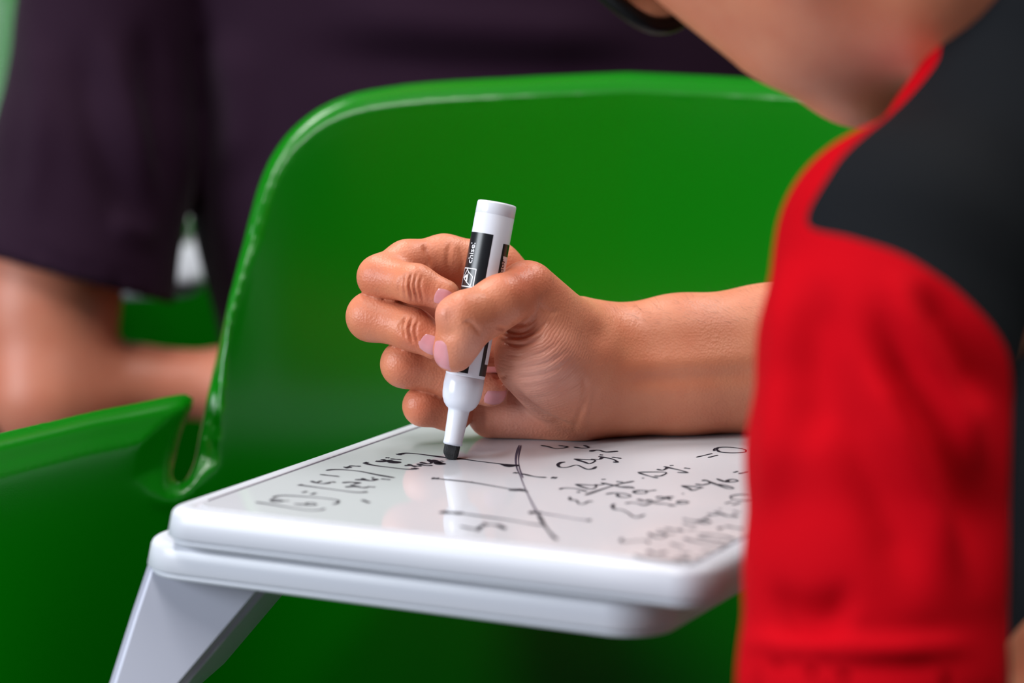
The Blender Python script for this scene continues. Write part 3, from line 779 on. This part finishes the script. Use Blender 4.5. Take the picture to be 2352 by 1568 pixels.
v = carve(v, nn, [([(60, 20), (95, 200), (80, 420), (60, 560)], 30, -0.004), ([(170, 60), (220, 300), (300, 500), (370, 560)], 40, 0.006), ([(230, 40), (300, 260), (360, 480)], 30, -0.004),
                  ([(330, 20), (360, 250), (390, 480)], 30, 0.006), ([(250, 500), (310, 530), (370, 540)], 26, -0.006), ([(0, 545), (200, 618), (370, 650)], 9, 0.002),
                  ([(700, 20), (1000, 60), (1500, 90)], 60, -0.006), ([(620, 120), (1000, 150), (1600, 170)], 50, 0.006), ([(520, 60), (560, 240), (540, 420)], 45, -0.006)])
child(mesh_obj('shirt', v, q, M['purple']), purple)['label'] = 'dark purple short-sleeved jersey'
def legs(root, hip, fx, kneez, foot_z=0.0, spread=0.10):
    """seated legs: hip centre, facing direction fx (xy)"""
    fx = np.array([fx[0], fx[1], 0.0]); sd = np.array([-fx[1], fx[0], 0.0]); fns = []; sh = []
    for s in (-1, 1):
        h = hip + sd * s * 0.09; k = hip + sd * s * spread + fx * 0.40 + (0, 0, kneez); a = np.array([k[0], k[1], 0.09]) + fx * 0.02
        fns.append(chain([(h, 0.085), (k, 0.060), (a, 0.045)], 0.03))
        sh.append(chain([(a - (0, 0, 0.045), 0.040), (a + fx * 0.09 - (0, 0, 0.05), 0.036), (a + fx * 0.16 - (0, 0, 0.056), 0.030)], 0.02))
    fns.append(seg(hip + sd * 0.07, hip - sd * 0.07, 0.11, 0.11))
    fn = blend(fns, 0.03); c = hip + fx * 0.2
    v, q = surface(fn, (c[0] - 0.48, c[1] - 0.48, 0.03), (c[0] + 0.48, c[1] + 0.48, 0.72), 0.012)
    child(mesh_obj('trousers', v, q, M['denim']), root)
    for g in sh:
        g2 = (lambda g: lambda p: np.maximum(g(p), 0.004 - p[:, 2]))(g)
        v, q = surface(g2, (c[0] - 0.5, c[1] - 0.5, -0.02), (c[0] + 0.5, c[1] + 0.5, 0.2), 0.008)
        child(mesh_obj('shoe', v, q, M['shoe']), root)
legs(purple, np.array([cx_p, 1.92, 0.53]), (0, -1), -0.06, spread=0.09)
def hair_cap(root, H, ax):
    l, f, u = ax
    g = ell(H(0, -0.020, 0.045), (l, f, u), (0.082, 0.102, 0.094))
    cut = lambda p: np.maximum(g(p), -(((p - H(0, 0.045, 0.055)) @ nrm(-f * 0.75 + u * 0.66))))
    c = H(0, 0, 0.03)
    v, q = surface(cut, c - 0.16, c + 0.16, 0.006)
    child(mesh_obj('hair', v, q, M['hair']), root)
hair_cap(purple, Hp, _)

# ---- the person writing, in the red and black shirt
red = empty('person', (0.50, 1.05, 0)); tag(red, 'person with glasses in red and black shirt leaning over the whiteboard to write', 'person')
def C(x, y, d, r): return (P(x, y, d / 1000.0), R(r, d / 1000.0))
DV = AX                                    # viewing axis, along which the forearm is thinner
# hand and forearm
fore = chain([C(1335, 858, 45, 146), C(1420, 850, 46, 147), C(1560, 838, 50, 158), C(1770, 826, 58, 170), C(2050, 812, 68, 186), C(2350, 795, 75, 200)], 0.005, DV, 0.80)
def S(a, b): return seg(C(*a)[0], C(*b)[0], C(*a)[1], C(*b)[1])
palm = blend([S((1345, 780, 42, 62), (1140, 622, 36, 54)), S((1345, 815, 46, 82), (1122, 700, 43, 56)), S((1345, 870, 47, 82), (1135, 800, 46, 54)),
              S((1330, 915, 47, 80), (1150, 890, 47, 52)), S((1300, 935, 42, 80), (1130, 950, 41, 57)),
              S((1345, 806, 46, 82), (1200, 760, 46, 70))], 0.007)
thenar = blend([S((1325, 800, 28, 86), (1212, 668, 4, 62)), S((1290, 862, 26, 112), (1238, 818, 9, 104))], 0.010)
def hand_base(p):
    d = smin(fore(p), palm(p), 0.010)
    x = (p[:, 0] - P(1215, 900, 0.03)[0]) / (P(1345, 900, 0.03)[0] - P(1215, 900, 0.03)[0])
    k = 0.0022 + 0.0160 * np.clip(x, 0, 1) ** 1.5
    return smin(d, thenar(p), k)
def finger(pts, k=0.0035):
    return [(P(x, y, d / 1000.0), R(r, d / 1000.0)) for x, y, d, r in pts]
FI = finger([(1135, 612, 35, 56), (1020, 592, 28, 51), (935, 604, 20, 50), (872, 636, 11, 48), (955, 652, -3, 43), (1020, 678, -5, 37)])
FM = finger([(1122, 700, 43, 55), (990, 712, 30, 52), (853, 727, 14, 54), (950, 757, 3, 46), (1000, 786, 0, 40)])
FR = finger([(1135, 800, 46, 53), (1010, 812, 32, 50), (929, 836, 17, 51), (1040, 868, 19.5, 45), (1126, 893, 20, 41)])
FL = finger([(1150, 888, 47, 50), (1060, 905, 38, 46), (972, 932, 24, 43), (1035, 948, 29, 39), (1050, 955, 33, 33)])
TB = finger([(1330, 800, 26, 84), (1208, 668, 3, 61), (1150, 692, -12, 57), (1068, 728, -20, 54), (1060, 768, -19, 51), (1043, 806, -16, 49)])
fingers = []
knob = blend([S((1030, 720, -24, 22), (1056, 720, -24, 30)), S((1120, 738, -14, 34), (1095, 730, -18, 36))], 0.006)
for F_, k in ((FI, 0.004), (FM, 0.004), (FR, 0.004), (FL, 0.004), (TB, 0.005)): fingers.append(chain(F_, k))
fingers[4] = blend([fingers[4], knob], 0.007)
prox = [chain(F_[:2], 0.004) for F_ in (FI, FM, FR, FL)] + [chain(TB[:2], 0.004)]
base2 = lambda p: smin_all(p)
def smin_all(p):
    d = hand_base(p)
    for g in prox: d = smin(d, g(p), 0.007)
    return d
def hand_fn(p):
    d = smin_all(p)
    for g in fingers: d = np.minimum(d, g(p))
    return d
lo = np.array([P(780, 900, 0)[0], 1.16, ZB - 0.01]); hi = np.array([P(2330, 900, 0.07)[0], 1.345, P(1000, 500, 0)[2]])
hv, hq = surface(hand_fn, lo, hi, 0.00125, sub=1, iters=2)
hv = relax(hv, hq, 2, 0.4)
def smooth_normals(v, q, it=6): 
    return normals(relax(v, q, it, 0.5), q)
hn = smooth_normals(hv, hq)

creases = [
 ([(1132, 748), (1168, 760), (1206, 759), (1245, 737)], 5, 0.0015), ([(1140, 766), (1181, 773), (1219, 765), (1264, 735)], 5, 0.0015),
 ([(1136, 776), (1168, 788), (1206, 790), (1258, 768)], 5, 0.0012), ([(1150, 806), (1190, 818), (1240, 812), (1290, 785)], 5, 0.0005),
 ([(1150, 832), (1200, 842), (1260, 832), (1315, 800)], 5, 0.0005), ([(1160, 858), (1210, 866), (1270, 852), (1325, 818)], 5, 0.0005),
 ([(1175, 884), (1225, 888), (1285, 872), (1335, 838)], 5, 0.0004), ([(1200, 912), (1250, 912), (1305, 893), (1345, 860)], 5, 0.0004),
 ([(1235, 700), (1262, 716), (1290, 715)], 6, 0.0004), ([(1170, 745), (1210, 744), (1240, 727)], 5, 0.0006),
 ([(1172, 872), (1200, 915), (1250, 955), (1335, 985)], 7, 0.0016), ([(1340, 850), (1345, 900), (1325, 960), (1318, 1000)], 7, 0.0009), ([(1372, 880), (1362, 940), (1345, 995)], 9, 0.0006),
 ([(1400, 842), (1560, 832), (1790, 820)], 20, -0.0006), ([(1380, 880), (1560, 872), (1790, 860)], 18, 0.0006), ([(1390, 790), (1560, 778), (1790, 762)], 34, 0.0008),
 ([(934, 622), (926, 655), (934, 692)], 4, 0.0010), ([(948, 618), (939, 656), (949, 698)], 4, 0.0014), ([(959, 620), (951, 656), (961, 700)], 4, 0.0012), ([(971, 628), (964, 656), (973, 700)], 4, 0.0007), ([(922, 632), (915, 660), (922, 684)], 4, 0.0006),
 ([(936, 718), (925, 750), (933, 784)], 4, 0.0012), ([(950, 722), (939, 757), (949, 795)], 4, 0.0014), ([(962, 730), (953, 760), (962, 798)], 4, 0.0008), ([(925, 730), (917, 750), (922, 772)], 4, 0.0005),
 ([(972, 556), (983, 590), (988, 622)], 6, 0.0013), ([(1035, 548), (1028, 600), (1035, 640)], 6, 0.0006), ([(1052, 560), (1062, 600), (1060, 640)], 5, 0.0006),
 ([(1108, 772), (1085, 745), (1060, 735)], 6, 0.0007), 
 ([(1130, 862), (1150, 866), (1166, 862)], 5, 0.0008),
]
hv = carve(hv, hn, creases)
def dent(V, N, blobs):
    X = topx(V); view = -(V - CAM) / np.linalg.norm(V - CAM, axis=1)[:, None]; face = np.clip((N * view).sum(1), 0, 1)
    for x, y, rx, ry, ang, dp in blobs:
        a = math.radians(ang); d = X - (x, y); u = d[:, 0] * math.cos(a) + d[:, 1] * math.sin(a); w = -d[:, 0] * math.sin(a) + d[:, 1] * math.cos(a)
        V = V - N * (dp * np.exp(-(u / rx) ** 2 - (w / ry) ** 2) * face)[:, None]
    return V
hv = dent(hv, hn, [(1378, 765, 26, 34, 0, 0.0022), (1210, 645, 40, 34, 20, -0.0010), (1018, 716, 14, 18, 0, -0.0008), (1030, 768, 18, 16, 0, 0.0010), (1300, 965, 50, 22, -10, -0.0012)])
hv[:, 2] = np.maximum(hv[:, 2], ZB + 0.0003)
ht = tint_blobs(hv, [(1205, 640, 60, 0, 0.55), (860, 640, 45, 0, 0.35), (850, 730, 45, 0, 0.3), (940, 850, 50, 0, 0.45), (975, 935, 45, 0, 0.45), (1010, 715, 30, 1, 0.3), (1090, 800, 40, 1, 0.35),
                     (1250, 850, 90, 1, 0.7), (1180, 960, 80, 1, 0.45), (970, 680, 40, 0, 0.5), (965, 775, 40, 0, 0.5), (1240, 850, 85, 2, 0.9), (1310, 900, 60, 2, 0.6), (1270, 760, 50, 2, 0.6)])
# head, neck, trunk and the other arm
camv = lambda a: RT * a[0] + AX * a[1] + UP * a[2]
hf = camv((-0.37, 0.78, -0.50)); hu = camv((-0.72, 0.10, 0.69))
ho = P(2045, 158, -0.13) - nrm(hf) * 0.072 + nrm(hu) * 0.112
hr, HR, HAX = head_fns(ho, hf, hu)
Lsh = P(2190, 520, -0.22); Lel = P(2130, 2150, -0.28); Rsh = np.array([0.30, 1.29, 0.90]); Rel = C(2350, 795, 75, 0)[0]
up = np.array([0.30, 1.11, 0.91]); hip = np.array([0.54, 1.08, 0.56])
LW = P(2640, 1230, -0.12)
body_fn = blend([hr, chain([(HR(0, -0.015, -0.05), 0.056), (HR(0, 0.0, -0.09), 0.054), (up, 0.07)], 0.01), seg(up, hip, 0.075, 0.09), seg(up, Lsh, 0.05, 0.04), seg(up, Rsh, 0.05, 0.045),
                 chain([(Lsh, 0.034), (P(2030, 1300, -0.268), 0.029), (Lel, 0.030)], 0.006), chain([(Lel, 0.033), (P(2478, 1580, -0.22), 0.027), (LW, 0.022)], 0.01),
                 chain([(LW, 0.022), (P(2700, 1080, -0.1), 0.028)], 0.01), seg(Rsh, Rel, 0.042, 0.033), seg(Rel, C(2200, 803, 71, 0)[0], 0.031, 0.026)], 0.018)
bv, bq = surface(body_fn, (-0.02, 0.80, 0.45), (0.66, 1.42, 1.22), 0.006, sub=1)
bt = np.zeros((len(bv), 3))
nb_ = len(hv)
body = mesh_obj('body', np.concatenate([hv, bv]), np.concatenate([hq, bq + nb_]), M['skin'])
child(body, red); set_tint(body, np.concatenate([ht, bt]))
# fingernails
def nail(g, c, n, l, w, L, bulge=0.00045):
    n = nrm(n); l = nrm(np.asarray(l) - n * (np.asarray(l) @ n)); s = np.cross(n, l); V = []; K = 12
    for i in range(K + 1):
        for j in range(K + 1):
            a, b = 2 * i / K - 1, 2 * j / K - 1
            A_, B_ = a * math.sqrt(1 - 0.40 * b * b), b * math.sqrt(1 - 0.40 * a * a)   # rounded plate
            V.append(np.asarray(c) + s * A_ * w / 2 + l * B_ * L / 2 + n * 0.010)
    V = np.array(V)
    for _ in range(40): V = V - n * np.clip(g(V) * 0.7, -0.002, 0.002)[:, None]
    e = np.array([max(abs(2 * i / K - 1), abs(2 * j / K - 1)) for i in range(K + 1) for j in range(K + 1)])
    V = V + n * (bulge * (1 - e ** 6) - 0.00025)[:, None]
    F = [(i * (K + 1) + j, (i + 1) * (K + 1) + j, (i + 1) * (K + 1) + j + 1, i * (K + 1) + j + 1) for i in range(K) for j in range(K)]
    child(mesh_obj('fingernail', V, F, M['nail']), body)
nail(fingers[0], P(1021, 678, -0.006), -AX * 0.93 - UP * 0.20 - RT * 0.1, FI[5][0] - FI[4][0], 0.0085, 0.0085)
nail(fingers[1], P(1002, 788, 0.0), -AX * 0.9 - UP * 0.1 - RT * 0.35, FM[4][0] - FM[3][0], 0.0095, 0.0100)
nail(fingers[4], P(1018, 818, -0.020), -RT * 0.52 - AX * 0.84, P(1002, 862, -0.016) - P(1012, 770, -0.019), 0.0105, 0.0150)
nail(fingers[2], P(1138, 903, 0.018), -AX * 0.85 - UP * 0.5, FR[4][0] - FR[3][0], 0.0085, 0.0115)
rng = np.random.default_rng(3); hx = topx(hv); hnn = normals(hv, hq)
cand = np.nonzero((hx[:, 0] > 1390) & (hx[:, 0] < 1800) & (hx[:, 1] < 745) & (hnn[:, 2] > 0.25))[0]
Vs, Fs = [], []
for i in rng.choice(cand, 650):
    p, n_ = hv[i], hnn[i]; t = nrm(-RT * 0.9 + n_ * rng.uniform(0.25, 0.6) + rng.normal(0, 0.25, 3)); L = rng.uniform(0.003, 0.0065); w = np.cross(t, n_); w = nrm(w) * 0.000035
    a_, b_, c_ = p - n_ * 0.0003, p + t * L * 0.55 + n_ * 0.0003, p + t * L + n_ * 0.0001; k = len(Vs)
    Vs += [a_ - w, a_ + w, b_ + w * 0.8, b_ - w * 0.8, c_]; Fs += [(k, k + 1, k + 2, k + 3), (k + 3, k + 2, k + 4)]
ah = child(mesh_obj('arm_hair', Vs, Fs, M['hair'], smooth=False), body); ah['kind'] = 'stuff'
hair_cap(red, HR, HAX)
# mole on the forearm
mo = P(1598, 829, 0.0)
t = 0.0
for _ in range(60):
    q = P(1598, 829, t); t += float(hand_fn(q[None])[0]) * 0.8
v, f = lathe([(0.0001, 0.0004), (0.0003, 0.0003), (0.00045, 0.0)], 10)
mole = mesh_obj('mole', v[:, [0, 2, 1]] * (1, -1, 1) + P(1598, 829, t), f, M['ink']); child(mole, body)

# shirt
SR = [(P(x, y, d), R(r, d)) for x, y, d, r in ((2075, 580, -0.25, 285), (2040, 800, -0.262, 293), (2018, 1050, -0.27, 298), (2014, 1300, -0.275, 298), (2004, 1560, -0.28, 302), (1990, 1750, -0.28, 304))]
sl_out = chain(SR, 0.006); sl_in = chain([(a, r - 0.006) for a, r in SR[3:]], 0.006)
hm0 = P(1960, 1612, -0.28); hmn = nrm(SR[5][0] - SR[4][0])
def sl_fn(p):
    c = (p - hm0) @ hmn
    return np.maximum(np.maximum(sl_out(p), c), -np.maximum(sl_in(p), -c - 0.012))
R2 = [(Rsh, 0.062), (Rsh * 0.45 + Rel * 0.55, 0.056)]
tor = blend([chain([(P(2100, 590, -0.24), R(278, -0.24)), (P(2320, 385, -0.20), R(288, -0.2)), (P(2540, 180, -0.16), R(330, -0.16))], 0.006),
             seg(up + (0.015, 0, 0.0), hip, 0.088, 0.125, (0, 1, 0), 1.3), seg(up + (0.01, 0, 0.005), Lsh + (0.03, 0.02, -0.0), 0.085, 0.05), seg(up + (0.01, 0, 0.005), Rsh, 0.08, 0.06),
             chain(R2, 0.02), chain([(P(2520, 600, -0.15), R(245, -0.15)), (P(2545, 1100, -0.14), R(255, -0.14)), (P(2620, 1750, -0.13), R(330, -0.13))], 0.006), chain([(P(2330, 330, -0.20), R(240, -0.20)), (P(2465, 40, -0.20), R(255, -0.20)), (P(2580, -200, -0.20), R(290, -0.20))], 0.006)], 0.014)
def shirt2(p):
    d = smin(tor(p), sl_fn(p), 0.016)
    return d
v, q = surface(shirt2, (0.06, 0.80, 0.42), (0.72, 1.42, 1.12), 0.005, sub=1, iters=2)
nn = smooth_normals(v, q, 3)
v = carve(v, nn, [
 ([(2040, 600), (2110, 760), (2200, 930), (2265, 1120)], 34, -0.0048), ([(2010, 640), (2060, 820), (2140, 1000), (2220, 1200), (2262, 1400)], 48, 0.0067), ([(2100, 640), (2190, 800), (2260, 960)], 40, 0.0048),
 ([(1960, 760), (2060, 960), (2150, 1140), (2235, 1360)], 40, -0.0051), ([(1900, 820), (1960, 1020), (2040, 1200), (2120, 1400)], 60, 0.0058),
 ([(1815, 560), (1800, 800), (1785, 1000), (1765, 1220)], 40, -0.0042), ([(1880, 620), (1870, 840), (1855, 1060)], 50, 0.0048), ([(1740, 1380), (1850, 1420), (1980, 1390)], 44, 0.0054),
 ([(1660, 1468), (1850, 1482), (2050, 1490), (2270, 1478)], 20, -0.0022), ([(1660, 1510), (1850, 1528), (2050, 1536), (2270, 1522)], 20, 0.0016), ([(1660, 1425), (1850, 1440), (2050, 1446), (2270, 1436)], 20, 0.0010)])
# black shoulder panel: cut along the seam, given in the plane of the sleeve
seam = [(2260, -300), (2192, 40), (2165, 95), (2148, 150), (2066, 245), (1962, 330), (1905, 400), (1852, 512), (1950, 545), (2060, 580), (2140, 625), (2210, 678), (2290, 765), (2322, 860), (2318, 1100), (2310, 1700), (2310, 2600), (5000, 2600), (5000, -300)]
sp = np.array([topx(P(x, y, -0.25)[None])[0] for x, y in smooth_line(seam, 4)])
sd = poly_sdf(topx(v), sp)
(bk_v, bk_f), (rd_v, rd_f) = split_by(v, q, sd)
def islands(V, F):
    lab = np.arange(len(V))
    while True:
        m = lab[F].min(1); old = lab.copy()
        for i in range(3): np.minimum.at(lab, F[:, i], m)
        lab = lab[lab]
        if (lab == old).all(): break
    out = []
    for k in np.unique(lab):
        f = F[lab[F[:, 0]] == k]
        if len(f) < 60: continue
        u, inv = np.unique(f, return_inverse=True); out.append((V[u], inv.reshape(f.shape)))
    return sorted(out, key=lambda t: -len(t[1]))
pieces = islands(rd_v, rd_f); rd_v, rd_f = pieces[0]
for pv, pf in pieces[1:]: child(mesh_obj('shirt_panel', pv, pf, M['red']), red)
bk_v, bk_f = islands(bk_v, bk_f)[0]
shirt = child(mesh_obj('shirt', rd_v, rd_f, M['red']), red); shirt['label'] = 'red jersey front and sleeve'
child(mesh_obj('shoulder_panel', bk_v, bk_f, M['black']), shirt)['label'] = 'black shoulder and back panel'
legs(red, hip - (0, 0, 0.015), (-0.8, -0.6), -0.02, spread=0.12)

# ------------------------------------------------------------------ eyeglasses
gl_f = nrm(HAX[1] - HAX[2] * 0.10); gl_u = nrm(HAX[2] + HAX[1] * 0.10); gl_l = HAX[0]
glasses = empty('eyeglasses', tuple(HR(0, 0.1, 0))); tag(glasses, 'black rimmed eyeglasses on the writing person', 'glasses')
def rim_pt(s, a):
    c, n_ = math.cos(a), math.sin(a); e = 0.62
    x = 0.0265 * math.copysign(abs(c) ** e, c); y = 0.0205 * math.copysign(abs(n_) ** e, n_)
    return HR(0, 0.101, -0.020) + gl_l * (s * 0.0325 + x - 0.010) + gl_u * y - gl_f * 0.19 * (abs(s * 0.0325 + x)) ** 1.5
for s in (-1, 1):
    pts = [rim_pt(s, 2 * math.pi * k / 48) for k in range(48)]
    bm = bmesh.new(); rings = []
    for k in range(48):
        t = Vector(pts[(k + 1) % 48] - pts[k - 1]).normalized(); a = Vector(gl_f); b = t.cross(a)
        rings.append([bm.verts.new(Vector(pts[k]) + a * 0.0036 * math.cos(j * math.pi / 4) + b * 0.0036 * math.sin(j * math.pi / 4)) for j in range(8)])
    for k in range(48):
        for j in range(8): bm.faces.new((rings[k][j], rings[(k + 1) % 48][j], rings[(k + 1) % 48][(j + 1) % 8], rings[k][(j + 1) % 8]))
    bmesh.ops.recalc_face_normals(bm, faces=bm.faces)
    child(bm_obj('rim', bm, M['frame']), glasses)
    V = [p + gl_f * o_ for o_ in (-0.0005, 0.0005) for p in pts]; 
    F = [tuple(range(48)), tuple(range(95, 47, -1))] + [(k, (k + 1) % 48, 48 + (k + 1) % 48, 48 + k) for k in range(48)]
    o = mesh_obj('lens', V, F, M['glass'], smooth=False); child(o, glasses)
    bm = bmesh.new(); h0 = rim_pt(s, 0.25 if s > 0 else math.pi - 0.25)
    tube_bm(bm, [h0, h0 - gl_f * 0.012 + gl_l * s * 0.010, HR(s * 0.081, 0.02, 0.012), HR(s * 0.086, -0.02, 0.018), HR(s * 0.084, -0.045, -0.01)], 0.0024, 8)
    child(bm_obj('temple', bm, M['frame']), glasses)
bm = bmesh.new(); tube_bm(bm, [rim_pt(-1, 0.35), HR(0, 0.109, 0.002), rim_pt(1, math.pi - 0.35)], 0.0022, 8)
child(bm_obj('bridge', bm, M['frame']), glasses)

# tablet of the chair in which the person in purple sits, swung to the side
v, f = rounded_slab(0.20, 0.20, 0.03, arc_prof(0.004, -0.011, 0.0, -0.008, 3, 'up') + arc_prof(0.0, -0.004, 0.004, 0, 4, 'up'))
child(mesh_obj('writing_tablet', v + (-0.40, 1.79, 0.735), f, M['white']), purple_chair)
bm = bmesh.new(); tube_bm(bm, [(-0.02, 1.93, 0.36), (-0.40, 1.95, 0.40), (-0.42, 1.93, 0.55), (-0.34, 1.90, 0.728)], 0.014, 10)
child(bm_obj('support_arm', bm, M['grey']), purple_chair)
